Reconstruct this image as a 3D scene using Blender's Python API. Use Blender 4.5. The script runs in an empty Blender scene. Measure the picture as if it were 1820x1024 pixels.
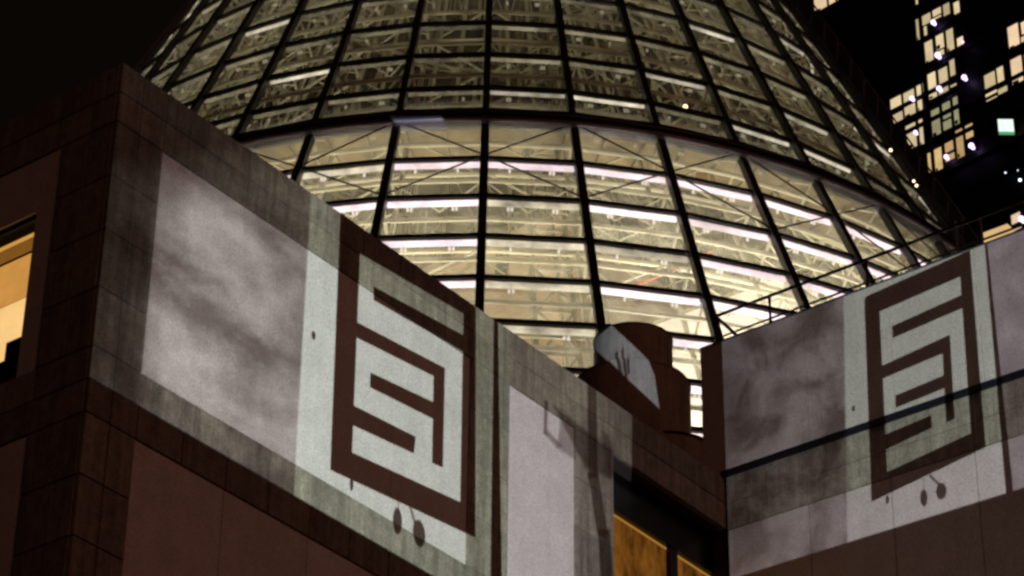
import bpy, math, random
from mathutils import Vector, Matrix
random.seed(7)
S = bpy.context.scene
# ------------------------------------------------------------------ camera
PIT, ROL, FPX = 0.565519334, 0.013463139, 4951.14
cp_, sp_ = math.cos(PIT), math.sin(PIT)
FW = Vector((0, cp_, sp_)); UP0 = Vector((0, -sp_, cp_)); R0 = Vector((1, 0, 0))
RV = math.cos(ROL) * R0 + math.sin(ROL) * UP0
UV = -math.sin(ROL) * R0 + math.cos(ROL) * UP0
cam = bpy.data.cameras.new('camera'); camo = bpy.data.objects.new('camera', cam); S.collection.objects.link(camo)
cam.sensor_width = 36; cam.lens = FPX / 1820 * 36; cam.clip_end = 3000; cam.clip_start = .1
camo.matrix_world = Matrix(((RV.x, UV.x, -FW.x, 0), (RV.y, UV.y, -FW.y, 0), (RV.z, UV.z, -FW.z, 0), (0, 0, 0, 1)))
S.camera = camo
# ------------------------------------------------------------------ world (night sky with faint city glow)
SUN_EL, SUN_ROT = math.radians(-9), math.radians(154)
W = bpy.data.worlds.new('World'); S.world = W; W.use_nodes = True
wt = W.node_tree; wt.nodes.clear()
wo = wt.nodes.new('ShaderNodeOutputWorld'); b1 = wt.nodes.new('ShaderNodeBackground'); b2 = wt.nodes.new('ShaderNodeBackground')
sk = wt.nodes.new('ShaderNodeTexSky'); sk.sky_type = 'NISHITA'; sk.sun_disc = False; sk.sun_elevation = SUN_EL; sk.sun_rotation = SUN_ROT
ad = wt.nodes.new('ShaderNodeAddShader')
b1.inputs[1].default_value = .05; b2.inputs[0].default_value = (1, .66, .36, 1); b2.inputs[1].default_value = .0028
wt.links.new(sk.outputs[0], b1.inputs[0]); wt.links.new(b1.outputs[0], ad.inputs[0]); wt.links.new(b2.outputs[0], ad.inputs[1])
wt.links.new(ad.outputs[0], wo.inputs[0])
# dim warm city light falling on the street side of the walls
sl = bpy.data.lights.new('sun', 'SUN'); slo = bpy.data.objects.new('sun', sl); S.collection.objects.link(slo)
sl.energy = .20; sl.color = (1, .385, .26); sl.angle = math.radians(18)
vs = Vector((.34, -.56, .20)).normalized()
slo.rotation_euler = vs.to_track_quat('Z', 'Y').to_euler()
# ------------------------------------------------------------------ render settings
S.view_settings.view_transform = 'Standard'; S.view_settings.look = 'None'
S.view_settings.exposure = 0; S.view_settings.gamma = 1; S.view_settings.use_curve_mapping = False
S.render.engine = 'CYCLES'
S.render.filter_size = 1.5
S.cycles.filter_width = 2.7
S.cycles.max_bounces = 5; S.cycles.diffuse_bounces = 2; S.cycles.glossy_bounces = 2; S.cycles.transmission_bounces = 3
S.cycles.transparent_max_bounces = 14
S.cycles.use_denoising = True
S.cycles.sample_clamp_indirect = 3; S.cycles.caustics_reflective = False; S.cycles.caustics_refractive = False

# ------------------------------------------------------------------ place geometry: two walls at right angles, and the cone
YL = 0.660188272
DL = Vector((math.sin(YL), math.cos(YL), 0)); DR = Vector((math.cos(YL), -math.sin(YL), 0))
NL = DR.copy(); NR = -DL
A = Vector((-6.21878586, 35.45880289, 0)); IC = A + DL * 17.19
def ray(x, y): return FW + RV * ((x - 910) / FPX) - UV * ((y - 512) / FPX)
def hit(x, y, P, n):
    d = ray(x, y); return d * (P.dot(n) / d.dot(n))
def sz(x, y, P, n, e):
    h = hit(x, y, P, n); return ((h - P).dot(e), h.z)
def Lp(x, y): return sz(x, y, A, NL, DL)
def Rp(x, y): return sz(x, y, IC, NR, DR)

# ------------------------------------------------------------------ projector lamps (slide projectors across the street)
class NT:
    def __init__(s, tree): s.t = tree
    def link(s, v, sock):
        if isinstance(v, (int, float)): sock.default_value = v
        elif isinstance(v, (tuple, Vector, list)):
            sock.default_value = tuple(v) if len(sock.default_value) == len(v) else tuple(v) + (1,)
        else: s.t.links.new(v, sock)
    def m(s, op, a, b=0.0, c=None, clamp=False):
        n = s.t.nodes.new('ShaderNodeMath'); n.operation = op; n.use_clamp = clamp
        s.link(a, n.inputs[0]); s.link(b, n.inputs[1])
        if c is not None: s.link(c, n.inputs[2])
        return n.outputs[0]
    def v(s, op, a, b):
        n = s.t.nodes.new('ShaderNodeVectorMath'); n.operation = op
        s.link(a, n.inputs[0])
        s.link(b, n.inputs['Scale'] if op == 'SCALE' else n.inputs[1])
        return n.outputs['Value'] if op == 'DOT_PRODUCT' else n.outputs[0]
    def comb(s, x, y, z):
        n = s.t.nodes.new('ShaderNodeCombineXYZ'); s.link(x, n.inputs[0]); s.link(y, n.inputs[1]); s.link(z, n.inputs[2]); return n.outputs[0]
    def mn(s, a, b): return s.m('MINIMUM', a, b)
    def mx(s, a, b): return s.m('MAXIMUM', a, b)
    def inv(s, a): return s.m('SUBTRACT', 1.0, a)
    def half(s, p, q, inside, soft=.02):
        # 1 on the side of line p-q where the point «inside» lies
        a = -(q[1] - p[1]); b = q[0] - p[0]; l = math.hypot(a, b); a /= l; b /= l
        c = -(a * p[0] + b * p[1])
        if a * inside[0] + b * inside[1] + c < 0: a, b, c = -a, -b, -c
        return s.m('ADD', s.v('DOT_PRODUCT', s.sz1, (a / soft, b / soft, c / soft)), .5, clamp=True)
    def poly(s, pts, soft=.02):
        cx = sum(p[0] for p in pts) / len(pts); cy = sum(p[1] for p in pts) / len(pts); r = None
        for i in range(len(pts)):
            h = s.half(pts[i], pts[(i + 1) % len(pts)], (cx, cy), soft); r = h if r is None else s.mn(r, h)
        return r
    def ell(s, c, rx, ry, soft=.3):
        x = s.m('DIVIDE', s.m('SUBTRACT', s.s, c[0]), rx); y = s.m('DIVIDE', s.m('SUBTRACT', s.z, c[1]), ry)
        d = s.m('ADD', s.m('MULTIPLY', x, x), s.m('MULTIPLY', y, y))
        return s.m('MULTIPLY', s.m('SUBTRACT', 1.0, d), 1 / soft, clamp=True)
    def mix(s, f, a, b):
        n = s.t.nodes.new('ShaderNodeMix'); n.data_type = 'RGBA'
        s.link(f, n.inputs[0]); s.link(a, n.inputs[6]); s.link(b, n.inputs[7]); return n.outputs[2]
    def noise(s, vec, scale, detail=4, rough=.6, dist=0):
        n = s.t.nodes.new('ShaderNodeTexNoise'); s.link(vec, n.inputs['Vector']); n.inputs['Scale'].default_value = scale
        n.inputs['Detail'].default_value = detail; n.inputs['Roughness'].default_value = rough; n.inputs['Distortion'].default_value = dist
        return n.outputs['Fac']
    def rng(s, v, a, b, c, d):
        n = s.t.nodes.new('ShaderNodeMapRange'); s.link(v, n.inputs[0])
        for i, q in enumerate((a, b, c, d)): n.inputs[i + 1].default_value = q
        return n.outputs[0]
def projector(name, pos, P, n, e, energy):
    l = bpy.data.lights.new(name, 'POINT'); o = bpy.data.objects.new(name, l); S.collection.objects.link(o)
    o.location = pos; l.energy = energy; l.shadow_soft_size = .01; l.use_nodes = True
    t = l.node_tree; k = NT(t)
    em = [x for x in t.nodes if x.type == 'EMISSION'][0]
    tc = t.nodes.new('ShaderNodeTexCoord'); D = tc.outputs['Normal']
    kk = k.m('DIVIDE', (P - pos).dot(n), k.v('DOT_PRODUCT', D, n))
    H = k.v('SCALE', D, kk)                       # point where the beam meets the wall plane, from the lamp
    k.s = k.m('ADD', k.v('DOT_PRODUCT', H, e), (pos - P).dot(e))
    k.z = k.m('ADD', k.v('DOT_PRODUCT', H, (0, 0, 1)), pos.z)
    k.sz1 = k.comb(k.s, k.z, 1.0)
    k.fwd = k.m('GREATER_THAN', kk, 0.0); k.em = em
    return k
PL = Vector((1.5, -1.0, 2.6)); PR = Vector((2.6, -.6, 2.6))
k = projector('projector_lamp', PL, A, NL, DL, 105000)
q = lambda *pts: [Lp(*p) for p in pts]
Z_T, Z_M, Z_P, Z_Q, Z_Q2, Z_S = 26.66, 26.09, 25.52, 21.42, 20.85, 20.28
outer = k.poly([Lp(608, 300), Lp(587, 835), Lp(845, 955.5), Lp(846, 480)])
inner = k.poly(q((640, 451), (823.6, 557.5), (818, 892), (626, 804)))
b1_ = k.poly(q((663.6, 509), (835, 602), (835, 632), (664, 533)))
b2_ = k.poly(q((610, 559.5), (791, 654), (790, 678), (610, 588)))
leg = k.poly(q((771, 650), (791, 654), (787.4, 831), (768, 822.7)))
leg = k.mn(leg, k.half(Lp(633, 570), Lp(791, 654), Lp(780, 800)))
b3_ = k.poly(q((658.6, 661.7), (780, 719), (779, 749), (657.3, 688)))
b4_ = k.poly(q((610, 711), (739, 776), (736, 806), (610, 748)))
bars = b1_
for b in (b2_, leg, b3_, b4_): bars = k.mx(bars, b)
motif = k.mx(k.inv(outer), k.mn(inner, k.inv(bars)))
stripe = k.poly(q((878.5, 500), (884, 500), (893, 1100), (871, 1100)))
def cutl(v, m, f=1.0): return k.m('MULTIPLY', v, k.inv(k.m('MULTIPLY', m, f) if f != 1 else m))
val = cutl(motif, stripe)
for c, rx, ry in (((706.5, 926), .13, .27), ((745, 948), .18, .27), ((625, 860), .05, .14), ((557.5, 596), .055, .09)):
    val = cutl(val, k.ell(Lp(*c), rx, ry), .95)
val = cutl(val, k.poly(q((725, 895), (730, 895), (742, 935), (737, 935))), .7)
val = cutl(val, k.poly(q((707, 890), (710, 890), (709, 912), (706, 912))), .5)
# soft figures on the right-hand side of the picture
for pts, f, so in ((((968, 712), (974, 712), (972, 775), (966, 770)), .75, .06), (((966, 768), (974, 765), (1000, 792), (990, 796)), .6, .08),
                   (((985, 722), (1090, 800), (1086, 850), (1040, 832)), .72, .12), (((996, 745), (1022, 760), (1023, 818), (990, 796)), .55, .1),
                   (((1044, 670), (1060, 680), (1062, 850), (1046, 850)), .8, .07), (((1044, 840), (1064, 840), (1082, 960), (1062, 950)), .8, .07),
                   (((1062, 940), (1084, 940), (1094, 1100), (1074, 1100)), .8, .07), (((1070, 765), (1084, 775), (1092, 850), (1078, 850)), .6, .1)):
    val = cutl(val, k.poly(q(*pts), so), f)
cl = k.noise(k.comb(k.m('MULTIPLY', k.s, .62), k.m('SUBTRACT', k.z, k.m('MULTIPLY', k.s, .12)), 5.7), .72, 6, .58, .1)
cloud = k.m('ADD', k.rng(cl, .38, .62, .16, .60), k.rng(k.z, 23.4, 21.6, 0, .14))
fade = k.m('SUBTRACT', k.s, k.m('MULTIPLY', k.mx(k.m('SUBTRACT', k.z, 24.6), 0.0), 1.6))
cloud = k.m('MULTIPLY', cloud, k.rng(fade, -.5, 1.9, .10, 1.0))
cloud = k.m('MULTIPLY', cloud, k.rng(k.s, .9, 1.12, .5, 1.0))
leftz = k.half(Lp(552, 360), Lp(523, 865), Lp(400, 500), .05)
val = k.m('MULTIPLY', val, k.m('ADD', k.m('MULTIPLY', leftz, cloud), k.inv(leftz)))
rightz = k.half(Lp(907, 600), Lp(903, 1000), Lp(1000, 800), .04)
val = k.m('MULTIPLY', val, k.inv(k.m('MULTIPLY', rightz, .16)))
val = k.m('MULTIPLY', val, k.rng(k.s, 12.0, 13.9, 1, .55))
zone = k.mn(k.half((0, Z_T + .02), (5, Z_T + .02), (2, 22), .02), k.half((0, Z_Q2), (5, Z_Q2), (2, 22), .02))
zone = k.mn(zone, k.half(Lp(1123, 700), Lp(1123, 820), Lp(900, 800), .04))
zone = k.mn(zone, k.m('GREATER_THAN', k.s, 0.0))
# the beams that pass over the wall: one falls on the round turret, one on the ring of the cone
TURP = Vector((hit(1125, 620, A, NL).x, hit(1125, 620, A, NL).y, 0)); TURP = TURP * (54.0 / TURP.length)
tn = Vector((0, -1, 0)); tp = TURP + Vector((0, -1.1, 0))
def viaL(x, y, P, n):
    h = hit(x, y, P, n); d = (h - PL); t = (A - PL).dot(NL) / d.dot(NL); g = PL + d * t
    return ((g - A).dot(DL), g.z)
tur = k.poly([viaL(x, y, tp, tn) for x, y in ((1049, 607), (1088, 577), (1150, 636), (1163, 668), (1172, 727), (1112, 672))], .03)
for pts in (((1093, 628), (1098, 622), (1108, 672), (1100, 668)), ((1104, 625), (1108, 612), (1116, 680), (1110, 676)), ((1113, 640), (1118, 632), (1119, 664), (1115, 668))):
    tur = cutl(tur, k.poly([viaL(x, y, tp, tn) for x, y in pts], .03), .85)
cone_front = Vector((0, 70.5, 0))
bl = k.poly([viaL(x, y, cone_front, tn) for x, y in ((694, 211), (782, 209), (797, 233), (712, 237))], .08)
col = k.mix(leftz, (.93, 1.06, .985), (.98, .97, .96))
col = k.mix(rightz, col, (.98, .965, 1.0))
tot = k.m('MULTIPLY', k.m('MULTIPLY', zone, k.mx(val, .0)), k.fwd)
over = k.m('ADD', k.m('MULTIPLY', tur, 1.3), k.m('MULTIPLY', bl, 6))
tot = k.m('ADD', tot, over)
col = k.mix(k.rng(k.z, Z_P, Z_P + .02, 0, .4), col, (1, 1, .86))
col = k.mix(k.mn(over, 1.0), col, (.66, .84, 1.0))
k.link(col, k.em.inputs[0]); k.link(tot, k.em.inputs[1])

k = projector('projector_lamp', PR, IC, NR, DR, 56000)
q = lambda *pts: [Rp(*p) for p in pts]
outer = k.poly(q((1536, 532), (1541, 526), (1724, 444.6), (1752, 795), (1549, 892)))
inner = k.poly(q((1563.4, 554), (1706.5, 491.7), (1725.6, 770), (1577, 839)))
b1_ = k.poly(q((1585, 580), (1715, 521.5), (1717, 545), (1586.7, 601)))
b2_ = k.poly(q((1550, 658), (1688, 595), (1690, 622), (1550, 681)))
leg = k.mn(k.poly(q((1673, 590), (1688, 590), (1697, 744), (1681.7, 751))), k.half(Rp(1567, 650), Rp(1688, 595), Rp(1690, 700)))
b3_ = k.poly(q((1591.4, 703), (1685, 664), (1686, 687), (1592, 725)))
b4_ = k.poly(q((1560, 778), (1655, 738), (1657, 760), (1560, 806)))
bars = b1_
for b in (b2_, leg, b3_, b4_): bars = k.mx(bars, b)
val = k.mx(k.inv(outer), k.mn(inner, k.inv(bars)))
val = cutl(val, k.poly(q((1747, 400), (1751, 400), (1804, 900), (1790, 900))))
for c, rx, ry in (((1642, 885), .085, .19), ((1673, 873), .12, .19), ((1577, 888), .04, .1), ((1517, 726), .04, .07)):
    val = cutl(val, k.ell(Rp(*c), rx, ry), .95)
val = cutl(val, k.poly(q((1650, 845), (1654, 843), (1672, 860), (1668, 864))), .8)
val = cutl(val, k.poly(q((1640, 850), (1642.5, 850), (1643, 870), (1641, 870))), .5)
cl = k.noise(k.comb(k.s, k.z, 8.2), 1.0, 6, .6, .5)
leftz = k.half(Rp(1500, 560), Rp(1506, 950), Rp(1400, 700), .05)
cloud = k.m('MULTIPLY', k.rng(cl, .38, .62, .14, .50), k.rng(k.s, 0, 1.6, .62, 1.0))
cloud = k.m('ADD', cloud, k.rng(k.z, 25.9, 25.2, 0, .12))
val = k.m('MULTIPLY', val, k.m('ADD', k.m('MULTIPLY', leftz, cloud), k.inv(leftz)))
rightz = k.half(Rp(1760, 500), Rp(1800, 872), Rp(1850, 700), .04)
val = k.m('MULTIPLY', val, k.inv(k.m('MULTIPLY', rightz, k.rng(cl, .3, .7, .62, .3))))
zone = k.mn(k.half((0, 29.9), (5, 29.9), (2, 26), .02), k.half((0, 24.44), (5, 24.42), (2, 26), .03))
zone = k.mn(zone, k.m('GREATER_THAN', k.s, 0.02))
col = k.mix(leftz, (.90, 1.0, .93), (1.0, .93, .95))
col = k.mix(rightz, col, (1.0, .90, .98))
col = k.mix(k.rng(k.z, 25.6, 25.3, 0, .6), col, (1, .90, .96))
k.link(col, k.em.inputs[0]); k.link(k.m('MULTIPLY', k.m('MULTIPLY', zone, val), k.fwd), k.em.inputs[1])

# ------------------------------------------------------------------ materials
def mat(name, color, rough=.8, metal=0, var=0.0, scale=(1, 1, 1), nscale=3.0, bump=0.0, bscale=40, tint=0.0, spec=.3, detail=4, streak=None, grain=0.0):
    m = bpy.data.materials.new(name); m.use_nodes = True; t = m.node_tree; b = t.nodes['Principled BSDF']; k = NT(t)
    b.inputs['Roughness'].default_value = rough; b.inputs['Metallic'].default_value = metal; b.inputs['Specular IOR Level'].default_value = spec
    g = t.nodes.new('ShaderNodeNewGeometry'); pos = g.outputs['Position']
    fac = 1.0
    if var:
        n = k.noise(k.v('MULTIPLY', pos, scale), nscale, detail, .6)
        fac = k.rng(n, .3, .7, 1 - var, 1 + var)
    if streak:
        n2 = k.noise(k.v('MULTIPLY', pos, (1, 1, .07)), streak[0], 3, .6)
        fac = k.m('MULTIPLY', fac, k.rng(n2, .35, .65, 1 - streak[1], 1 + streak[1]))
    if grain:
        fac = k.m('MULTIPLY', fac, k.rng(k.noise(pos, 34, 2, .8), .3, .7, 1 - grain, 1 + grain))
    if tint:
        oi = t.nodes.new('ShaderNodeObjectInfo'); fac = k.m('MULTIPLY', fac, k.rng(oi.outputs['Random'], 0, 1, 1 - tint, 1 + tint))
    if fac != 1.0: t.links.new(k.v('SCALE', tuple(color), fac), b.inputs['Base Color'])
    else: b.inputs['Base Color'].default_value = tuple(color) + (1,)
    if bump:
        bp = t.nodes.new('ShaderNodeBump'); bp.inputs['Strength'].default_value = bump; bp.inputs['Distance'].default_value = .01
        t.links.new(k.noise(pos, bscale, 3, .6), bp.inputs['Height']); t.links.new(bp.outputs[0], b.inputs['Normal'])
    return m
def emat(name, color, strength, var=0, nscale=2.0, scale=(1, 1, 1), vr=0.0):
    m = bpy.data.materials.new(name); m.use_nodes = True; t = m.node_tree; t.nodes.clear(); k = NT(t)
    o = t.nodes.new('ShaderNodeOutputMaterial'); e = t.nodes.new('ShaderNodeEmission'); t.links.new(e.outputs[0], o.inputs[0])
    e.inputs[0].default_value = tuple(color) + (1,); e.inputs[1].default_value = strength
    if var:
        g = t.nodes.new('ShaderNodeNewGeometry')
        n = k.noise(k.v('MULTIPLY', g.outputs['Position'], scale), nscale, 5, .65)
        oi = t.nodes.new('ShaderNodeObjectInfo')
        t.links.new(k.m('MULTIPLY', k.rng(n, .3, .7, strength * (1 - var), strength * (1 + var)), k.rng(oi.outputs['Random'], 0, 1, 1 - vr, 1 + vr)), e.inputs[1])
    return m
M = {}
M['stone'] = mat('rough_stone', (.215, .195, .158), .85, grain=.4, var=.22, nscale=5, bump=.5, tint=.2, streak=(7, .22))
M['stone_r'] = mat('pale_rough_stone', (.34, .31, .26), .85, grain=.4, var=.22, nscale=5, bump=.5, tint=.1, streak=(7, .18))
M['panel'] = mat('smooth_panel', (.60, .57, .55), .7, grain=.3, var=.08, nscale=2, bump=.15, tint=.06, spec=.2, streak=(5, .03))
M['joint'] = mat('joint', (.05, .04, .035), .9)
M['roof'] = mat('roof_felt', (.05, .05, .05), .9, var=.2)
M['turret'] = mat('weathered_concrete', (.25, .205, .17), .85, grain=.2, var=.15, nscale=3, bump=.4, streak=(6, .15))
M['dark'] = mat('dark_painted_steel', (.016, .013, .016), .45, spec=.4)
M['ring'] = mat('dark_bronze_steel', (.05, .036, .045), .4, metal=.3)
M['rail'] = mat('dark_blue_steel', (.008, .008, .018), .5)
M['galv'] = mat('galvanised_steel', (.16, .17, .2), .5, metal=.3)
M['cream'] = mat('cream_painted_steel', (.475, .46, .335), .6, var=.18, nscale=1.2)
M['olive'] = mat('weathered_grey_steel', (.22, .20, .13), .6, var=.25, nscale=1.5)
M['deck'] = mat('brown_deck', (.16, .125, .07), .8, var=.5, nscale=1.2)
M['white'] = mat('white_plaster', (.82, .78, .75), .8, var=.03)
M['fix'] = mat('white_fitting', (.9, .86, .84), .5)
M['tan'] = mat('tan_brick', (.52, .38, .24), .9, var=.22, scale=(1, 1, 3), nscale=2.5, bump=.5, detail=6)
M['tower'] = mat('black_facade', (.012, .012, .013), .5, var=.3)
M['black'] = mat('black_glass', (.004, .004, .005), .25)
M['asphalt'] = mat('asphalt', (.05, .05, .05), .9, var=.2, nscale=.5)
M['yellow'] = mat('yellow_sheet', (.65, .42, .05), .7, var=.2)
M['red'] = mat('red_paint', (.6, .09, .05), .6)
M['leaf'] = mat('dark_leaves', (.05, .04, .02), .8)
M['tube_hi'] = emat('lit_tube_bright', (1, .80, .93), 1.5, .4, .9, vr=.25)
M['tube_mid'] = emat('lit_tube_cream', (1, .90, .72), .75, .7, 1.1, vr=.3)
M['tube_lo'] = emat('lit_tube_dim', (1, .88, .58), .22, .95, 1.1, vr=.5)
M['fit_hi'] = emat('small_spot_bright', (1, .90, .86), 1.0)
M['fit_lo'] = emat('small_spot_dim', (1, .88, .62), .34)
M['lamp_warm'] = emat('warm_lamp', (1, .66, .38), 4)
M['lamp_cool'] = emat('cool_lamp', (.66, .45, 1.0), 3.6)
M['blind'] = emat('lit_blind_cream', (.84, .66, .38), .82, .22, .35, vr=.28)
M['blind_g'] = emat('lit_blind_green', (.46, .44, .25), .62, .2, .35)
M['blind_o'] = emat('lit_blind_amber', (.82, .54, .24), .74, .25, .35, vr=.2)
M['pink'] = emat('lit_blind_peach', (.95, .68, .42), .85, .2, .35, vr=.2)
M['amber'] = emat('amber_lit_glass', (1, .36, .05), .125, .9, 2.2, (1, 1, .5))
M['amberline'] = emat('amber_lit_edge', (1, .48, .08), .34)
M['office1'] = emat('office_ceiling_light', (1, .50, .10), .62)
M['office2'] = emat('office_valance', (1, .40, .06), .20, .15)
M['office3'] = emat('office_wall_amber', (1, .46, .10), .60, .12, 1.5)
M['office4'] = emat('office_wall_bright', (1, .62, .23), .95, .10, 1.5)
M['signw'] = emat('lit_sign_white', (.85, 1, .88), 1.1, .15, 3)
M['signg'] = emat('lit_sign_green', (.12, .55, .25), .7)
M['star'] = emat('far_lamp', (.72, .85, 1), 3)
def glass(name, haze, tint):
    m = bpy.data.materials.new(name); m.use_nodes = True; t = m.node_tree; t.nodes.clear(); k = NT(t)
    o = t.nodes.new('ShaderNodeOutputMaterial'); tr = t.nodes.new('ShaderNodeBsdfTransparent'); tr.inputs[0].default_value = (*tint, 1)
    tl = t.nodes.new('ShaderNodeBsdfTranslucent'); tl.inputs[0].default_value = (.85, .8, .6, 1)
    df = t.nodes.new('ShaderNodeBsdfDiffuse'); df.inputs[0].default_value = (.4, .4, .42, 1)
    ms0 = t.nodes.new('ShaderNodeMixShader'); ms0.inputs[0].default_value = .3
    t.links.new(tl.outputs[0], ms0.inputs[1]); t.links.new(df.outputs[0], ms0.inputs[2])
    g = t.nodes.new('ShaderNodeNewGeometry'); oi = t.nodes.new('ShaderNodeObjectInfo')
    n = k.noise(g.outputs['Position'], 1.1, 6, .7, .4)
    f = k.m('MULTIPLY', k.rng(n, .3, .7, haze * .4, haze * 1.7), k.rng(oi.outputs['Random'], 0, 1, .8, 1.25))
    ms = t.nodes.new('ShaderNodeMixShader'); t.links.new(f, ms.inputs[0]); t.links.new(tr.outputs[0], ms.inputs[1]); t.links.new(ms0.outputs[0], ms.inputs[2])
    gl = t.nodes.new('ShaderNodeBsdfGlossy'); gl.inputs['Roughness'].default_value = .08
    m2 = t.nodes.new('ShaderNodeMixShader'); m2.inputs[0].default_value = .04
    t.links.new(ms.outputs[0], m2.inputs[1]); t.links.new(gl.outputs[0], m2.inputs[2]); t.links.new(m2.outputs[0], o.inputs[0])
    return m
M['glass'] = glass('dusty_glass', .23, (.90, .90, .84))
M['glass_lo'] = glass('dusty_glass_low', .19, (.92, .90, .84))
M['glass_b'] = glass('dusty_glass_far', .20, (.8, .8, .7))

# ------------------------------------------------------------------ mesh helpers
C = S.collection
class MB:
    def __init__(s): s.v = []; s.f = []
    def hexa(s, c8):
        n = len(s.v); s.v += [tuple(p) for p in c8]
        for f in ((0, 3, 2, 1), (4, 5, 6, 7), (0, 1, 5, 4), (1, 2, 6, 5), (2, 3, 7, 6), (3, 0, 4, 7)): s.f.append(tuple(n + i for i in f))
        return s
    def obox(s, o, ex, ey, ez, x0, x1, y0, y1, z0, z1):
        s.hexa([o + ex * x + ey * y + ez * z for z in (z0, z1) for x, y in ((x0, y0), (x1, y0), (x1, y1), (x0, y1))]); return s
    def beam(s, p, q, w, d, nrm):
        # rectangular bar from p to q; w across, d along nrm
        a = (q - p).normalized(); x = a.cross(nrm).normalized(); y = x.cross(a).normalized()
        s.hexa([c + x * sx * w / 2 + y * sy * d / 2 for c in (p, q) for sx, sy in ((-1, -1), (1, -1), (1, 1), (-1, 1))]); return s
    def tube(s, pts, r, n=6, closed=False):
        N = len(pts); b = len(s.v)
        for i, p in enumerate(pts):
            if closed: a = (pts[(i + 1) % N] - pts[i - 1]).normalized()
            else: a = (pts[min(i + 1, N - 1)] - pts[max(i - 1, 0)]).normalized()
            x = a.cross(Vector((0, 0, 1)));
            if x.length < 1e-3: x = Vector((1, 0, 0))
            x.normalize(); y = a.cross(x)
            for j in range(n):
                t = 2 * math.pi * j / n; s.v.append(tuple(p + x * (r * math.cos(t)) + y * (r * math.sin(t))))
        for i in range(N if closed else N - 1):
            i2 = (i + 1) % N
            for j in range(n):
                j2 = (j + 1) % n; s.f.append((b + i * n + j, b + i * n + j2, b + i2 * n + j2, b + i2 * n + j))
        if not closed:
            s.f.append(tuple(b + j for j in range(n))[::-1]); s.f.append(tuple(b + (N - 1) * n + j for j in range(n)))
        return s
    def lathe(s, c, prof, n=64):
        b = len(s.v)
        for r, z in prof:
            for j in range(n):
                t = 2 * math.pi * j / n; s.v.append((c.x + r * math.cos(t), c.y + r * math.sin(t), z))
        for i in range(len(prof) - 1):
            for j in range(n):
                j2 = (j + 1) % n; s.f.append((b + i * n + j, b + i * n + j2, b + (i + 1) * n + j2, b + (i + 1) * n + j))
        s.f.append(tuple(b + (len(prof) - 1) * n + j for j in range(n))); return s
    def build(s, name, m, parent=None, kind=None, smooth=False):
        me = bpy.data.meshes.new(name); me.from_pydata(s.v, [], s.f); me.materials.append(m)
        if smooth:
            for p in me.polygons: p.use_smooth = len(p.vertices) == 4
        o = bpy.data.objects.new(name, me); C.objects.link(o)
        if parent is not None:
            o.parent = parent; 
            # keep world coordinates: the parent is an unrotated Empty
            pl = Vector(parent.location) if parent.type == 'EMPTY' else Vector(parent.get('_o', (0, 0, 0)))
            me.transform(Matrix.Translation(-pl))
            o['_o'] = tuple(pl)
        if kind: o['kind'] = kind
        return o
def thing(name, label, cat, loc=(0, 0, 0), group=None):
    o = bpy.data.objects.new(name, None); C.objects.link(o); o.location = loc; o['label'] = label; o['category'] = cat
    if group: o['group'] = group
    return o
Z = Vector((0, 0, 1))
def solo(o, label, cat, group=None):
    o['label'] = label; o['category'] = cat
    if group: o['group'] = group
    return o

# ------------------------------------------------------------------ ground
g = MB(); g.obox(Vector((0, 0, 0)), Vector((1, 0, 0)), Vector((0, 1, 0)), Z, -1500, 1500, -1500, 1500, -.5, 0)
g.build('ground', M['asphalt'], kind='structure')

# ------------------------------------------------------------------ corner building with the left wall and its short return
G = .014        # half joint width
lb = thing('stone_building', 'pale stone building with its corner at left and the larger projected swirl on it', 'building', A)
core = MB()
# L wall core (split round the window recess) and roof behind the parapet
WS0, WZ1 = 13.32, 25.46
core.obox(A, DL, -NL, Z, .03, WS0 - .02, .06, .6, 0, Z_T - .03)
core.obox(A, DL, -NL, Z, WS0 - .02, 17.15, .06, .6, WZ1 + .02, Z_T - .03)
core.obox(A, DL, -NL, Z, WS0 - .02, 17.15, .06, .6, 0, 16.5)
core.build('wall', M['joint'], lb)
# return wall (W), with a window hole
WW0, WW1, WWZ0, WWZ1 = 1.66, 3.75, 21.52, 24.46
core = MB()
for a, b, c, d in ((.61, WW0, 0, Z_T - .03), (WW1, 24, 0, Z_T - .03), (WW0, WW1, 0, WWZ0), (WW0, WW1, WWZ1, Z_T - .03)):
    core.obox(A, -DR, -NR, Z, a, b, .06, .6, c, d)
core.build('wall', M['joint'], lb)
rf = MB(); rf.obox(A, DL, -DR, Z, .6, 17.1, .6, 24, 25.0, 25.3); rf.build('roof', M['roof'], lb)
def slab(parent, o, e, n, s0, s1, z0, z1, m, proud=.0, name='stone_slab', th=.075, g=G):
    b = MB(); b.obox(o, e, n, Z, s0 + g, s1 - g, -th, proud, z0 + g, z1 - g)
    return b.build(name, m, parent)
SQ = [0, .5, 1.05]
jo = [1.05 + .983 * i for i in range(0, 14)]
def js(a, b):
    r = [a] + [x for x in jo if a + .15 < x < b - .15] + [b]; return list(zip(r[:-1], r[1:]))
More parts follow.
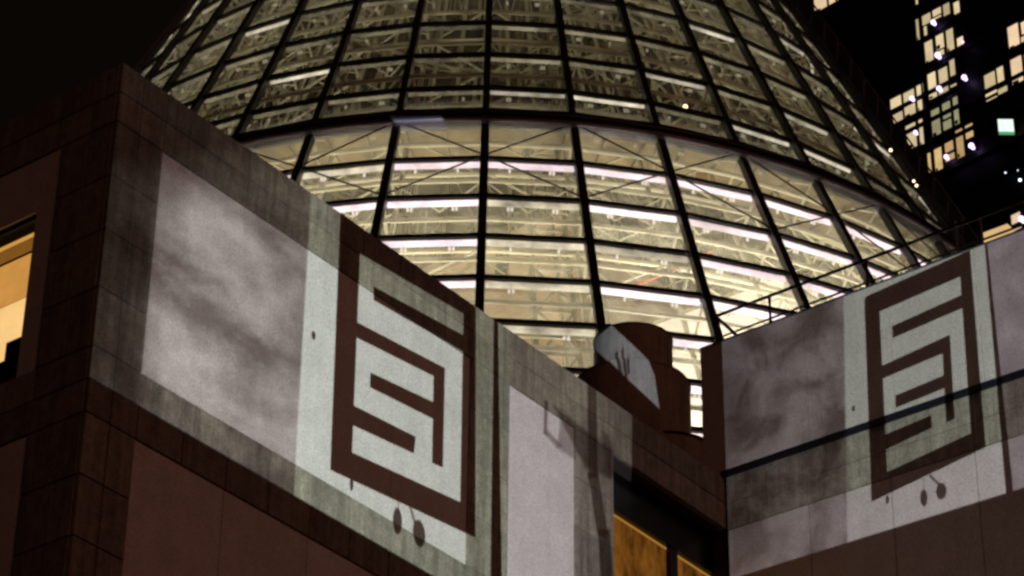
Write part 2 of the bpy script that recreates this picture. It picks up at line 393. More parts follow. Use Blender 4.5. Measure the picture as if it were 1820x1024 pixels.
# parapet courses
for z0, z1, off in ((Z_M, Z_T, 0), (Z_P, Z_M, 0)):
    for a, b in [(0, .5), (.5, 1.05)] + js(1.05, 17.15): slab(lb, A, DL, NL, a, b, z0, z1, M['stone'], .0)
rows = [Z_P, 24.5, 23.5, 22.45, Z_Q]
for z1, z0 in zip(rows[:-1], rows[1:]):
    for a, b in ((0, .5), (.5, 1.05)): slab(lb, A, DL, NL, a, b, z0, z1, M['stone'])
P1R = Lp(836, 700)[0]; P2L = Lp(905.5, 760)[0]; P2R = Lp(1022, 800)[0]
print('panel edges', P1R, P2L, P2R)
pj = [1.05, 3.02, 4.98, 6.945, P1R]
for a, b in zip(pj[:-1], pj[1:]): slab(lb, A, DL, NL, a, b, Z_Q, Z_P, M['panel'], -.025, 'wall_panel', g=.007)
for z1, z0 in zip(rows[:-1], rows[1:]):
    slab(lb, A, DL, NL, P1R, P2L, z0, z1, M['stone'], 0, g=.006)
    slab(lb, A, DL, NL, P2R, WS0, z0, z1, M['stone'], 0, g=.008)
slab(lb, A, DL, NL, P2L, P2R, Z_Q, Z_P, M['panel'], -.025, 'wall_panel', g=.008)
# two bands below the panels
for z0, z1, pr in ((Z_Q2, Z_Q, 0), (Z_S, Z_Q2, .0)):
    for a, b in [(0, .5), (.5, 1.05)] + js(1.05, WS0): slab(lb, A, DL, NL, a, b, z0, z1, M['stone'], pr)
z = Z_S
for z0 in (19.25, 18.25, 17.2, 16.2, 15.2, 14.2):
    for a, b in ((0, .5), (.5, 1.05)): slab(lb, A, DL, NL, a, b, z0, z, M['stone'])
    z = z0
for a, b in zip(pj[:-1], pj[1:]): slab(lb, A, DL, NL, a, b, 14.2, Z_S, M['panel'], -.025, 'wall_panel', g=.009)
slab(lb, A, DL, NL, P1R, WS0, 14.2, Z_S, M['panel'], -.025, 'wall_panel', g=.009)
# return face
def wslab(a, b, z0, z1, m, pr=0, name='stone_slab', g=G): return slab(lb, A, -DR, NR, a, b, z0, z1, m, pr, name, g=g)
wj = [.0, .6, 1.2] + [1.2 + 1.0 * i for i in range(1, 23)]
for z0, z1 in ((Z_M, Z_T), (Z_P, Z_M), (Z_Q2, Z_Q), (Z_S, Z_Q2)):
    for a, b in zip(wj[:-1], wj[1:]): wslab(a + (.078 if a == 0 else 0), b, z0, z1, M['stone'])
for z1, z0 in list(zip(rows[:-1], rows[1:])) + [(Z_S, 19.25), (19.25, 18.25), (18.25, 17.2), (17.2, 16.2), (16.2, 15.2)]:
    for a, b in ((.078, .6), (.6, 1.2)): wslab(a, b, z0, z1, M['stone'])
wslab(1.2, WW0, Z_Q, Z_P, M['panel'], -.025, 'wall_panel', .007); wslab(WW1, 6.2, Z_Q, Z_P, M['panel'], -.025, 'wall_panel', .007)
wslab(WW0, WW1, WWZ1, Z_P, M['panel'], -.025, 'wall_panel', .007)
for i in range(4): wslab(6.2 + 2 * i, 8.2 + 2 * i, Z_Q, Z_P, M['panel'], -.025, 'wall_panel', .007)
for i in range(6): wslab(1.2 + 2 * i, 3.2 + 2 * i, 14.2, Z_S, M['panel'], -.025, 'wall_panel', .007)
# lit office window in the return face
wf = MB()
for a, b, c, d in ((WW0, WW0 + .05, WWZ0, WWZ1), (WW1 - .05, WW1, WWZ0, WWZ1), (WW0 + .05, WW1 - .05, WWZ1 - .06, WWZ1), (WW0 + .05, WW1 - .05, WWZ0, WWZ0 + .06), (2.78, 2.83, WWZ0 + .06, WWZ1 - .06)):
    wf.obox(A, -DR, -NR, Z, a, b, .10, .2, c, d)
win = wf.build('window', M['dark'], lb)
def offpart(par, a, b, c, d, dep, m, name, th=.02):
    x = MB(); x.obox(A, -DR, -NR, Z, a, b, dep, dep + th, c, d); return x.build(name, m, par)
offpart(win, WW0 + .05, WW1 - .05, WWZ1 - .26, WWZ1 - .19, .22, M['office1'], 'ceiling_light')
offpart(win, WW0 + .05, WW1 - .05, WWZ1 - .50, WWZ1 - .26, .23, M['office2'], 'valance')
offpart(win, WW0 + .05, WW1 - .05, WWZ1 - 1.30, WWZ1 - .50, .30, M['office3'], 'blind')
offpart(win, WW0 + .05, WW1 - .05, WWZ0 + .06, WWZ1 - 1.30, .33, M['office4'], 'blind')
dk = MB()
dk.obox(A, -DR, -NR, Z, WW0 + .06, WW0 + .22, .22, .25, WWZ0 + .06, WWZ0 + .62); dk.obox(A, -DR, -NR, Z, WW0 + .22, WW0 + .55, .22, .25, WWZ0 + .06, WWZ0 + .82)
dk.obox(A, -DR, -NR, Z, WW0 + .55, WW1 - .06, .22, .25, WWZ0 + .06, WWZ0 + .50); dk.build('desk_silhouette', M['black'], win)
# amber lit window recess beside the inner corner
lw = MB(); dep = .45
lw.obox(A, DL, -NL, Z, WS0, 17.15, dep + .1, .58, 16.5, WZ1)
lw.build('recess_backing', M['black'], lb)
Pd = A - NL * dep
def Ld(x, y): return sz(x, y, Pd, NL, DL)
zt = Ld(1090, 914)[1]; m0 = Ld(1184, 1000)[0]; m1 = Ld(1197, 1000)[0]
fr = MB(); 
fr.obox(A, DL, -NL, Z, WS0, 17.15, dep - .12, dep + .1, zt + .02, WZ1)  # black header across the recess, the lintel's shadow put in as colour
fr.obox(A, DL, -NL, Z, m0, m1, dep - .1, dep + .1, 16.5, zt + .02)
fr.obox(A, DL, -NL, Z, m0 + 2.05, m1 + 2.05, dep - .1, dep + .1, 16.5, zt + .02)
wn = fr.build('window', M['black'], lb)
for a, b in ((WS0, m0), (m1, m0 + 2.05)):
    x = MB(); x.obox(A, DL, -NL, Z, a, b, dep, dep + .02, 16.5, zt - .035); x.build('pane', M['amber'], wn)  # panes carried on below the view to throw amber on the wing wall
    x = MB(); x.obox(A, DL, -NL, Z, a, b, dep - .01, dep + .02, zt - .035, zt + .01); x.build('lit_edge', M['amberline'], wn)

# ------------------------------------------------------------------ right wing
rb = thing('stone_wing', 'taller building wing at right, panel wall with dark rail and second projected swirl', 'building', IC)
Z_R = 29.89
core = MB(); core.obox(IC, DR, -NR, Z, -.5, 16, .06, .7, 26.7, Z_R - .03); core.obox(IC, DR, -NR, Z, .01, 16, .06, .7, 0, 26.7); core.obox(IC, DR, -NR, Z, -1.2, .01, .065, .9, 0, 26.6)
core.build('wall', M['joint'], rb)
e = MB(); e.obox(IC, DR, -NR, Z, -.52, -.5, .0, .7, 26.7, Z_R - .02); e.build('wall_end', M['panel'], rb)
rj = [.0, 1.99, 3.95, 5.9, 7.9, 9.9, 11.9, 13.9, 15.9]
def rslab(a, b, z0, z1, m, pr=0, name='stone_slab', g=G): return slab(rb, IC, DR, NR, a, b, z0, z1, m, pr, name, g=g)
rslab(-.5, 0, 26.75, Z_R, M['panel'], 0, 'wall_panel', .004)
for a, b in zip(rj[:-1], rj[1:]): rslab(a, b, 26.75, Z_R, M['panel'], 0, 'wall_panel', .0045)
jr = [0.0, 1.88, 3.72, 5.54, 7.4, 9.2, 11, 12.8, 14.6, 16]
jh = [0.0] + [.94 + .925 * i for i in range(16)]
for z0, z1 in ((26.1, 26.70), (Z_P, 26.1)):
    for a, b in zip(jh[:-1], jh[1:]): rslab(a, b, z0, z1, M['stone_r'], 0, g=.008)
for a, b in zip(jr[:-1], jr[1:]): rslab(a, b, 20.3, Z_P, M['panel'], -.02, 'wall_panel', .011)
rf = MB(); rf.obox(IC, DR, -NR, Z, -.5, 16, .7, 14, Z_R - .5, Z_R - .3); rf.build('roof', M['roof'], rb)
cp = MB(); cp.obox(IC, DR, -NR, Z, -.52, 16, -.012, .72, Z_R - .02, Z_R + .02); cp.build('coping', M['galv'], rb)
rl = MB(); rl.tube([IC + DR * -.02 + NR * .09 + Z * 26.73, IC + DR * 16 + NR * .09 + Z * 26.73], .075, 10)
for i in range(9): rl.beam(IC + DR * (.6 + 1.9 * i) + NR * .05 + Z * 26.73, IC + DR * (.6 + 1.9 * i) - NR * .05 + Z * 26.73, .05, .05, Z)
rl.build('wall_rail', M['rail'], rb)

# roof railing above the right wing
RB = IC - NR * .9
def Rb(x, y): return sz(x, y, RB, NR, DR)
rg = thing('roof_railing', 'dark steel railing with sloping brace on the roof edge of the right wing', 'railing', IC + Z * 29.6)
s0, zt0 = Rb(1272, 564); s1 = 12.0
zt0 = (Rb(1272, 564)[1] + Rb(1685, 405)[1]) / 2
P_ = lambda s, z: RB + DR * s + Z * z
MB().tube([P_(s0, zt0), P_(s1, zt0)], .036, 8).build('top_rail', M['dark'], rg)
zm = Rb(1367, 567)[1]
MB().tube([P_(s0 + .03, zm), P_(s1, zm)], .024, 6).build('mid_rail', M['galv'], rg)
MB().tube([P_(s0, zt0), P_(2 * Rb(1309, 596)[0] - s0, 2 * Rb(1309, 596)[1] - zt0)], .04, 6).build('brace', M['dark'], rg)
MB().tube([P_(s0 + .04, zt0 - .05), P_(s0 + .04, 29.5)], .035, 6).build('post', M['dark'], rg)
for x in (1367, 1543, 1709, 1755):
    s_ = Rb(x, 520)[0]; MB().tube([P_(s_, zt0 + (.12 if x == 1709 else 0)), P_(s_, 29.5)], .03, 6).build('post', M['galv'] if x > 1700 else M['dark'], rg)
for s_ in (8.6, 10.2, 11.8): MB().tube([P_(s_, zt0), P_(s_, 29.5)], .022, 6).build('post', M['dark'], rg)

# ------------------------------------------------------------------ round turret on the roof
tu = thing('roof_turret', 'stepped round turret on the roof, crossed by a slanting strip of light', 'turret', TURP)
def rad(px, yy): # radius for half width px at turret depth
    return px / FPX * (TURP + Z * 28).dot(FW)
def topz(yc, r):
    c = TURP.copy(); d = Vector((TURP.x, TURP.y, 0)).normalized(); p = c - d * r
    return hit(1125, yc, p, d).z
c1 = TURP + RV * 0
for nm, px, yc, base, xo in (('upper_drum', 73, 571, 27.5, 1125), ('lower_drum', 108, 637, 26.0, 1121), ('base_drum', 92, 764, 25.3, 1180)):
    r = rad(px, 0); zt_ = topz(yc, r); cc = TURP + Vector(((xo - 1125) / FPX * (TURP + Z * 28).dot(FW), 0, 0))
    MB().lathe(cc, [(r, base if nm == 'base_drum' else base - .2), (r, zt_ - .06), (r - .015, zt_ - .02), (r - .05, zt_)], 72).build(nm, M['turret'], tu, smooth=True)
    MB().tube([cc + Vector((math.cos(a) * r, math.sin(a) * r, zt_ - .03)) for a in [2 * math.pi * i / 60 for i in range(60)]], .022, 6, True).build('capping', M['turret'], tu)
    if nm == 'base_drum':
        MB().tube([cc + Vector((math.cos(a) * (r + .06), math.sin(a) * (r + .03), zt_ - .05)) for a in [2 * math.pi * i / 60 for i in range(60)]], .025, 6, True).build('hand_rail', M['dark'], tu)

# ------------------------------------------------------------------ the glass cone
X0, CY, HA, KA, PH, DT, ZC, DZ = -.85298, 90.0, 93.935598, .463965968, -.00152497, 2 * math.pi / 48, 50.248357, 2.0159237
DTm = .13287
cb, sb = 1 / math.hypot(1, KA), KA / math.hypot(1, KA)
def zk(k_): return ZC - k_ * DZ
def cpt(m_, z_, off=0.0):
    th = PH + m_ * DT2; r = KA * (HA - z_) + off * cb
    return Vector((X0 + r * math.sin(th), CY - r * math.cos(th), z_ + off * sb))
DT2 = DTm if False else 2 * math.pi / 47.28
NB = 47
DT2 = 2 * math.pi / NB
def nrm(m_):
    th = PH + m_ * DT2; return Vector((math.sin(th) * cb, -math.cos(th) * cb, sb))
cone = thing('glass_cone', 'tall glass cone of dark glazing bars lit from inside behind the stone walls', 'glass cone', (X0, CY, 24))
KB, KT = 12, -20
ms = list(range(-(NB // 2), NB - NB // 2))
# glazing bars up the slope
for m_ in ms:
    b = MB(); b.beam(cpt(m_, zk(KB), .09), cpt(m_, zk(.15), .09), .25, .22, nrm(m_)); b.beam(cpt(m_, zk(-.2), .09), cpt(m_, zk(KT), .09), .22, .22, nrm(m_))
    b.build('glazing_bar', M['dark'], cone)
for k_ in range(KT, KB + 1):
    if k_ == 0: continue
    b = MB()
    for m_ in ms: b.beam(cpt(m_, zk(k_), .05), cpt(m_ + 1, zk(k_), .05), .19 if k_ < 0 else .20, .09, nrm(m_ + .5))
    b.build('transom_ring', M['dark'], cone)
# main ring: flat band, gutter and tube
b = MB()
for m_ in ms:
    b.beam(cpt(m_, ZC + .12, .12), cpt(m_ + 1, ZC + .12, .12), .58, .42, nrm(m_ + .5))
b.build('ring_beam', M['dark'], cone)
MB().tube([cpt(i / 2, ZC - .24, .30) for i in range(-NB, NB)], .115, 8, True).build('ring_tube', M['ring'], cone, smooth=True)
MB().tube([cpt(i / 2, ZC - .02, .40) for i in range(-NB, NB)], .05, 6, True).build('ring_pipe', M['ring'], cone, smooth=True)
# glass
def pane(m_, k_):
    b = MB(); a = cpt(m_, zk(k_)); c = cpt(m_ + 1, zk(k_)); d = cpt(m_ + 1, zk(k_ - 1)); e_ = cpt(m_, zk(k_ - 1))
    b.v = [tuple(a), tuple(c), tuple(d), tuple(e_)]; b.f = [(0, 1, 2, 3)]; return b
rest = MB(); upper = MB()
for m_ in ms:
    for k_ in range(KT + 1, KB + 1):
        if -8 <= m_ <= 9 and -6 <= k_ <= 8: pane(m_, k_).build('pane', M['glass_lo'] if k_ >= 1 else M['glass'], cone)
        else:
            pb = pane(m_, k_); r_ = rest; n_ = len(r_.v); r_.v += pb.v; r_.f.append(tuple(n_ + i for i in range(4)))
rest.build('glazing', M['glass_b'], cone, kind='stuff')
# crossed wires either side of the first two rows below the ring
for m_ in range(-12, 13):
    if m_ % 2: continue
    for dm in (-1, 1):
        MB().tube([cpt(m_, zk(1), .16), cpt(m_ + dm, zk(0), .16)], .028, 6).build('brace_rod', M['ring'], cone)
        MB().tube([cpt(m_, zk(1), .16), cpt(m_ + dm, zk(2), .16)], .028, 6).build('brace_rod', M['ring'], cone)
# steelwork inside: ring trusses at every level, ribs, braces, tubes and fittings
for k_ in range(KT + 1, KB + 1):
    b = MB(); zz = zk(k_)
    for m_ in ms:
        o1, o2 = cpt(m_, zz - .42, -.45), cpt(m_ + 1, zz - .42, -.45); i1, i2 = cpt(m_, zz - .46, -1.5), cpt(m_ + 1, zz - .46, -1.5)
        b.tube([o1, o2], .075, 6); b.tube([cpt(m_, zz - .1, -.1), i1], .05, 4)
        if k_ % 2 == 0 or k_ > 3: b.tube([i1, i2], .085, 6)
        if k_ in (1, 3, -3, -6): b.tube([o1, (i1 + i2) / 2], .03, 4); b.tube([o2, (i1 + i2) / 2], .03, 4)
    b.build('ring_truss', M['cream'], cone)
# brown soffit deck in the main ring, added to stop light rising past it
b = MB()
for m_ in ms:
    p = [cpt(m_, 51.0, -.35), cpt(m_ + 1, 51.0, -.35)]; ax = Vector((X0, CY, 51.0))
    for a_ in range(2): p.append(ax + (p[1 - a_] - ax) * .87)
    b.hexa([v + Z * dz_ - Z * v.z + Z * 51.0 for dz_ in (-.05, .05) for v in p])
    b.beam(Vector((p[0].x, p[0].y, 50.85)), Vector((p[3].x, p[3].y, 50.85)), .12, .16, Z)
    q0, q1 = (p[0] + p[1]) / 2, (p[2] + p[3]) / 2
    b.beam(Vector((q0.x, q0.y, 50.87)), Vector((q1.x, q1.y, 50.87)), .08, .12, Z)
b.build('blocking_deck', M['deck'], cone)
for m_ in ms:
    b = MB(); b.tube([cpt(m_, zk(KB), -1.5), cpt(m_, zk(KT), -1.5)], .09, 6)
    for k_ in range(KT + 2, KB):
        b.tube([cpt(m_, zk(k_), -.2), cpt(m_, zk(k_ - 1), -1.5)], .035, 4)
    b.build('rib', M['cream'], cone)
rnd = random.Random(5)
for m_ in ms:
    b = MB()
    for k_ in range(-15, KB):
        r_ = rnd.random()
        if k_ >= 4 and m_ in (1, 2, 3, 4) or (m_ == 0 and k_ > 2): continue
        if r_ < .30: b.tube([cpt(m_ + .05, zk(k_) - .5, -1.5), cpt(m_ + .95, zk(k_ - 1) - .5, -1.5)], .045, 4)
        elif r_ < .55: b.tube([cpt(m_ + .95, zk(k_) - .5, -1.5), cpt(m_ + .05, zk(k_ - 1) - .5, -1.5)], .045, 4)
        elif r_ < .70:
            b.tube([cpt(m_ + .05, zk(k_) - .5, -1.5), cpt(m_ + .95, zk(k_ - 1) - .5, -1.5)], .035, 4); b.tube([cpt(m_ + .95, zk(k_) - .5, -1.5), cpt(m_ + .05, zk(k_ - 1) - .5, -1.5)], .035, 4)
        elif r_ < .85: 
            for u in (.28, .36): b.tube([cpt(m_ + u, zk(k_) - .5, -1.5), cpt(m_ + u, zk(k_ - 1) - .5, -1.5)], .03, 4)
    if b.f: b.build('brace', M['cream'], cone)
# bright tubes below each transom; white fittings in pairs
for m_ in range(-11, 12):
    for k_ in range(-9, 9):
        if k_ >= 1:
            hi = not (m_ == 0 and k_ >= 2) and rnd.random() < .92
            if m_ >= 5 and rnd.random() < .3: hi = False
            mt = M['tube_hi'] if hi else M['tube_mid']; hh = .24
        elif k_ == 0: mt = M['tube_lo']; hh = .10
        else: mt = M['tube_mid'] if rnd.random() < .16 else M['tube_lo']; hh = .11
        b = MB(); zt_ = zk(k_) - .03 - hh / 2
        b.beam(cpt(m_ + .045, zt_, -.09), cpt(m_ + .955, zt_, -.09), hh, .07, nrm(m_ + .5)); b.build('light_tube', mt, cone)
for k_ in range(-8, 9):
    b = MB()
    for m_ in range(-11, 12):
        for u in (.27, .72):
            if rnd.random() < (.45 if k_ < 1 else .12): continue
            for du in ((-.018, .018) if rnd.random() < .6 else (0,)): 
                p = cpt(m_ + u + du, zk(k_) - .36, -.16); b.obox(p, Vector((1, 0, 0)), Vector((0, 1, 0)), Z, -.035, .035, -.035, .035, -.045, .045)
    b.build('fittings', M['fit_hi'] if k_ > 0 else M['fit_lo'], cone, kind='stuff')
# lattice mast standing just inside the glass, seen between two bars
mast = thing('lattice_mast', 'leaning lattice mast of grey steel just inside the cone, right of its middle', 'mast', cpt(.75, zk(KB)))
b = MB()
for u, o in ((.52, -1.8), (.93, -1.8), (.56, -3.2), (.90, -3.2)): b.tube([cpt(u, zk(KB), o), cpt(u, zk(-5), o)], .11 if u in (.52,) else .07, 6)
b.build('post', M['olive'], mast)
b = MB()
for k_ in range(-4, KB):
    b.tube([cpt(.52, zk(k_) - .9, -1.8), cpt(.93, zk(k_) - .9, -1.8)], .06, 5)
    b.tube([cpt(.54, zk(k_) - .9, -1.8), cpt(.92, zk(k_ + 1) - .6, -1.8)], .055, 5); b.tube([cpt(.92, zk(k_) - .9, -1.85), cpt(.56, zk(k_ + 1) - .9, -1.85)], .045, 5)
b.build('lattice', M['olive'], mast)
b = MB()
for u, w in ((1.17, .2), (1.28, .1)): b.beam(cpt(u, zk(KB), -2), cpt(u, zk(-5), -2), w, w, nrm(1))
solo(b.build('steel_post', M['olive']), 'pair of grey steel posts inside the cone right of the lattice mast', 'post')

# brick tower inside the cone
tc_ = hit(1000, 378, Vector((0, 82.5, 0)), Vector((0, -1, 0)))
TC = Vector((tc_.x, tc_.y, 0)); tz = tc_.z
bt = thing('brick_tower', 'square tan brick tower standing inside the glass cone', 'tower', TC)
MB().obox(TC, -DR, DL, Z, 0, 9, 0, 9, 20, tz - .5).build('wall', M['tan'], bt)
MB().obox(TC, -DR, DL, Z, -.12, 9.12, -.12, 9.12, tz - .5, tz).build('parapet', M['tan'], bt)
for i in range(5):
    for j in range(2):
        MB().obox(TC, -DR, DL, Z, 2.4 + 3.6 * j, 3.0 + 3.6 * j, -.02, .06, 36 + 4.4 * i, 37.5 + 4.4 * i).build('window', M['black'], bt)
# white wall block inside the cone, right of the tower
wp = hit(1165, 578, Vector((0, 77, 0)), Vector((0, -1, 0)))
WB = Vector((wp.x, wp.y, 0))
wh = thing('white_pavilion', 'bright white walled block inside the foot of the cone', 'pavilion', WB)
zw = hit(1165, 578, WB, NR).z
sw = (hit(1392, 497, WB, NR) - WB).dot(DR)
b = MB(); b.obox(WB, DR, DL, Z, -.1, sw, 0, 6, 24, zw); b.build('wall', M['white'], wh)
b = MB(); b.obox(WB, DR, DL, Z, -.1, sw, .0, 6, zw + .004, zw + .15); b.build('roof', M['olive'], wh)
# small bits of colour inside
# small lamps on and in the cone
def ball(p, r, m, name, label, cat, group=None, sx=1.0):
    bm = MB(); pr = [(r * sx * math.sin(math.pi * i / 8), p.z - r * math.cos(math.pi * i / 8)) for i in range(1, 8)]
    bm.lathe(Vector((p.x, p.y, 0)), pr, 12); bm.f.append(tuple(range(12))[::-1])
    if r > .2:
        q_ = p + RV * (r * .7) - UV * (r * .8); bm.lathe(Vector((q_.x, q_.y, 0)), [(r * .7 * math.sin(math.pi * i / 8), q_.z - r * .7 * math.cos(math.pi * i / 8)) for i in range(1, 8)], 10)
    o = bm.build(name, m, smooth=True); solo(o, label, cat, group); return o
def on_cone(x, y, off=-.5):
    # point of the view ray at the front surface of the cone
    d = ray(x, y); lo = None
    for i in range(500, 1400):
        p = d * (i * .1); r = math.hypot(p.x - X0, p.y - CY)
        if r <= KA * (HA - p.z) + off: return p
    return d * 100
MB().tube([on_cone(1122, 509, -1.7), on_cone(1200, 480, -1.7)], .045, 6).build('red_handrail', M['red'])
solo(bpy.data.objects['red_handrail'], 'red sloping handrail inside the cone right of the lattice mast', 'handrail')
MB().tube([on_cone(1247, 455, -1.7), on_cone(1265, 446, -1.7)], .05, 6).build('red_pipe', M['red'])
solo(bpy.data.objects['red_pipe'], 'short red pipe end inside the cone, far right of the red handrail', 'pipe')
for x_, y_, w_, h_, lab in ((1196, 240, .75, .42, 'larger yellow sheet hanging inside the cone just above the dark ring'), (1236, 320, .4, .3, 'small yellow sheet hanging inside the cone just below the dark ring')):
    b = MB(); p = on_cone(x_, y_, -1.0); b.obox(p, Vector((1, 0, 0)), Vector((0, 1, 0)), Z, 0, w_, 0, .04, 0, h_); b.obox(p, Vector((1, 0, 0)), Vector((0, 1, 0)), Z, w_ + .05, w_ * 1.5, .02, .05, -.1, h_ * .7)
    solo(b.build('yellow_sheet', M['yellow']), lab, 'banner')
ball(on_cone(1218, 190), .08, M['lamp_warm'], 'lamp', 'single glowing lamp inside the cone above the dark ring', 'lamp')
ball(on_cone(1583, 267, .30), .055, M['lamp_warm'], 'lamp', 'upper lamp on the right outline of the cone', 'lamp')
ball(on_cone(1624, 322, .30), .045, M['lamp_warm'], 'lamp', 'upper of two close lamps low on the right outline of the cone', 'lamp')
ball(on_cone(1629, 330, .30), .05, M['lamp_warm'], 'lamp', 'lower of two close lamps low on the right outline of the cone', 'lamp')
# added interior fill lights without fixtures, strong in the cone's foot, faint higher up
def pl(x, y, z_, e_, col, r=.6):
    l = bpy.data.lights.new('interior_fill', 'POINT'); o = bpy.data.objects.new('interior_fill', l); C.objects.link(o); o.location = (x, y, z_); l.energy = e_; l.color = col; l.shadow_soft_size = r
for a in range(-64, 65, 16):
    t_ = math.radians(a); pl(X0 + 19.3 * math.sin(t_), CY - 19.3 * math.cos(t_), 41, 1050, (1, .92, .72), .9)
pl(X0 - 4, CY - 16, 38, 1500, (1, .86, .6))
for s_ in (2.0, 6.0):
    p = WB + DR * s_ + NR * 3.2; pl(p.x, p.y, 37.5, 2300, (1, .93, .86), .5)
print('WB', WB, zw, sw)
pl(X0, CY - 6, 62, 160, (1, .88, .55), 1.2); pl(X0 + 4, CY + 3, 70, 90, (1, .88, .55), 1.2)

# maintenance gantry running up the right side of the cone
gy = thing('maintenance_gantry', 'dark grey service ladder gantry running up outside the right edge of the cone', 'gantry', cpt(9.9, 30, .5))
for off in (.42, 1.05):
    for dm in (-.16, .16):
        MB().tube([cpt(9.9 + dm, 30, off), cpt(9.9 + dm, 84, off)], .035, 6).build('rail', M['ring'], gy)
rg_ = MB(); zz = 30.0
while zz < 84:
    rg_.tube([cpt(9.74, zz, 1.05), cpt(10.06, zz, 1.05)], .025, 5); rg_.tube([cpt(9.74, zz, .42), cpt(9.74, zz + 1, 1.05)], .025, 5)
    rg_.tube([cpt(10.06, zz, .42), cpt(10.06, zz + 1, 1.05)], .025, 5); zz += 1.0
rg_.build('rungs', M['ring'], gy, kind='stuff')
MB().beam(cpt(9.9, 30, .735), cpt(9.9, 84, .735), .03, .60, nrm(9.9)).build('cheek_plate', M['tower'], gy)

# ------------------------------------------------------------------ tower block behind at right
TA = math.radians(-45); TD = Vector((-math.sin(TA), -math.cos(TA), 0)); TN = Vector((-TD.y, TD.x, 0))
if TN.y > 0: TN = -TN
d = ray(1660, 200); TP = d * (230 / math.hypot(d.x, d.y)); TP.z = 0
sk_ = thing('tower_block', 'black high rise block with rows of lit windows behind the cone at right', 'tower block', TP)
def Tp(x, y): return sz(x, y, TP, TN, TD)
MB().obox(TP, TD, -TN, Z, -24, 60, .3, 30, 0, 235).build('wall', M['tower'], sk_)
fb = MB()
for i in range(0, 68): fb.obox(TP, TD, -TN, Z, -23.8, 60, .05, .3, 3.35 * i, 3.35 * i + .55)
fb.build('floor_band', M['tower'], sk_, kind='stuff')
def z3(x, y): return (1420 + x / 4.55, y / 4.55)
def z4(x, y): return (1420 + x / 4.55, 200 + y / 4.55)
WINS = [
 ('A', 'blind', [(z3, 985, 95, 1058, 168), (z3, 1072, 78, 1140, 98), (z3, 1072, 160, 1140, 115), (z3, 1155, 20, 1212, 100), (z3, 1002, 215, 1028, 285), (z3, 935, 130, 968, 322), (z3, 1242, 22, 1300, 84)]),
 ('A0', 'blind', [(z3, 932, -80, 962, 30)]),
 ('B', 'blind', [(z3, 1008, 345, 1080, 480), (z3, 1095, 258, 1165, 372), (z3, 1095, 425, 1165, 440), (z3, 1178, 215, 1248, 395), (z3, 1270, 310, 1330, 345)]),
 ('C', 'blind', [(z3, 732, 805, 822, 872), (z3, 742, 935, 832, 960), (z3, 836, 755, 935, 915), (z3, 942, 695, 990, 880), (z3, 992, 668, 1006, 735)]),
 ('C2', 'blind', [(z3, 1032, 602, 1108, 770), (z3, 1120, 565, 1195, 640), (z3, 1120, 705, 1200, 735), (z3, 1208, 490, 1262, 590), (z3, 1215, 640, 1268, 625), (z3, 1218, 690, 1272, 675)]),
 ('D', 'blind', [(z4, 855, 110, 945, 262), (z4, 960, 60, 1012, 250)]),
 ('D2', 'blind_g', [(z3, 1060, 895, 1140, 1080), (z3, 1150, 840, 1220, 930), (z4, 1158, 75, 1226, 110), (z3, 1235, 790, 1298, 985)]),
 ('E', 'blind_o', [(z4, 1032, 330, 1064, 470), (z4, 1085, 300, 1155, 455), (z4, 1170, 238, 1240, 290), (z4, 1175, 350, 1250, 360), (z4, 1258, 148, 1330, 340), (z4, 1336, 108, 1410, 178)]),
 ('F', 'blind', [(z3, 1490, 610, 1582, 672), (z3, 1590, 552, 1650, 640), (z3, 1500, 740, 1592, 735), (z3, 1510, 810, 1595, 785), (z3, 1602, 722, 1685, 720)]),
 ('G', 'pink', [(z3, 1678, 222, 1778, 365), (z3, 1786, 182, 1840, 250), (z3, 1786, 300, 1840, 345)]),
 ('H', 'pink', [(z3, 1702, 485, 1808, 650), (z3, 1816, 440, 1860, 580)]),
 ('J', 'pink', [(z3, 112, -70, 218, 55), (z3, 232, -60, 285, 15), (z3, 300, -60, 316, 0)]),
 ('K', 'pink', [(z4, 1708, 830, 1800, 930)]),
]
def trect(f, x0, y0, x1, y1):
    a = Tp(*f(x0, y0)); b = Tp(*f(x1, y1)); return a[0], b[0], min(a[1], b[1]), max(a[1], b[1])
for nm, mt, pn in WINS:
    R_ = [trect(*p) for p in pn]
    a, b_, c_, d_ = min(r[0] for r in R_), max(r[1] for r in R_), min(r[2] for r in R_), max(r[3] for r in R_)
    fr = MB(); e_ = .14
    fr.obox(TP, TD, -TN, Z, a - e_, b_ + e_, .22, .29, c_ - e_, d_ + e_)
    for s_, t_, u_, v_ in ((a - e_, b_ + e_, d_, d_ + e_), (a - e_, b_ + e_, c_ - e_, c_), (a - e_, a, c_, d_), (b_, b_ + e_, c_, d_)):
        fr.obox(TP, TD, -TN, Z, s_, t_, .0, .21, u_, v_)
    w_ = fr.build('window', M['tower'], sk_)
    for s_, t_, u_, v_ in R_:
        if v_ - u_ < .1: v_ = u_ + .25
        MB().obox(TP, TD, -TN, Z, s_, t_, .14, .2, u_, v_).build('pane', M[mt], w_)
        if v_ - u_ > 2.0:
            MB().obox(TP, TD, -TN, Z, s_ + .05, s_ + (t_ - s_) * rnd.uniform(.3, .6), .10, .135, u_, u_ + rnd.uniform(.2, .5)).build('sill_clutter', M['black'], w_)
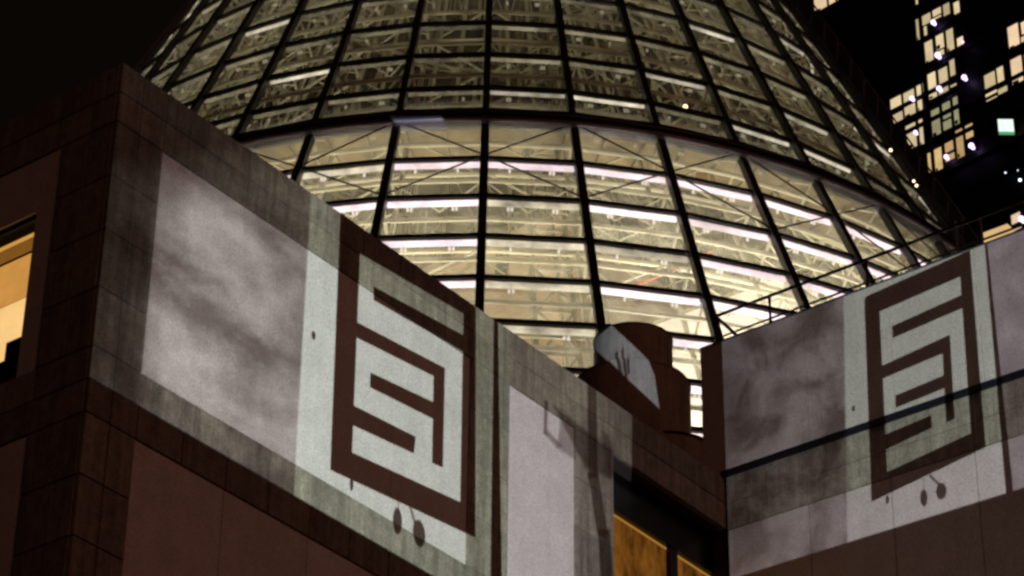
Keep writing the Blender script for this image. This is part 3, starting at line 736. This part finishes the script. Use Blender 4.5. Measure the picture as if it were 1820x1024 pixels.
for (f, x, y, r, lab) in ((z3, 1085, 180, .34, 'lamp at the uppermost of the row windows of the tower block'), (z3, 1120, 445, .40, 'lamp in the second row of lit windows from the top of the tower block'),
        (z3, 1335, 625, .36, 'lamp glowing alone on dark facade right of the third window row'), (z3, 1132, 715, .36, 'lamp low in the brightest middle window of the third row'),
        (z3, 912, 795, .32, 'lamp in the leftmost window of the third row, close to the cone'), (z4, 942, 160, .28, 'lamp in the window just above the gantry, lowest at left'),
        (z4, 1190, 358, .32, 'lamp in the amber lowest window row'), (z4, 1393, 268, .38, 'lamp glowing at the right end of the amber lowest window row'),
        (z3, 1325, 340, .15, 'small lamp at the right end of the second window row'), (z4, 1798, 860, .40, 'lamp in the lowest window at the right edge, above the wing roof')):
    h = hit(*f(x, y), TP + TN * .5, TN); ball(h, r * .72, M['lamp_cool'], 'window_lamp', lab, 'lamp', 'lamps along the lit windows of the tower block', 1.0)
h = hit(1788, 226, TP + TN * .6, TN); sg = thing('lit_sign', 'small square lit sign, white above a green strip, on the dark tower', 'sign', h)
SX, SN = Vector((1, 0, 0)), Vector((0, -1, 0))
MB().obox(h, SX, SN, Z, -.82, .82, -.3, 0, -1.0, 1.0).build('sign_box', M['dark'], sg)
MB().obox(h, SX, SN, Z, -.75, .75, .004, .03, -.55, .92).build('sign_face', M['signw'], sg)
MB().obox(h, SX, SN, Z, -.75, .75, .004, .03, -.92, -.56).build('sign_strip', M['signg'], sg)
for x, y, r, lab in ((1787, 307, .08, 'faint tiny far lamp left of the brighter one low on the dark tower'), (1813, 320, .15, 'bright tiny far lamp low on the dark tower at the right edge'), (1809, 303, .05, 'faintest tiny far lamp above the brighter one at right edge')):
    ball(hit(x, y, TP + TN * .5, TN), r, M['star'], 'far_lamp', lab, 'lamp', 'far lamps on the dark tower')
# ledge just beyond the wing roof, its orange light put in as glow
lg = MB(); a = sz(1757, 427, RB - NR * 4, NR, DR); b_ = sz(1802, 405, RB - NR * 4, NR, DR)
lg.obox(RB - NR * 4, DR, NR, Z, a[0], b_[0], 0, .3, a[1] - .35, a[1] + .02)
solo(lg.build('glowing_ledge', M['blind_o']), 'narrow self-glowing orange ledge on the roof beyond the right wing, at right edge', 'ledge')
for o in bpy.data.objects:
    if '_o' in o: del o['_o']
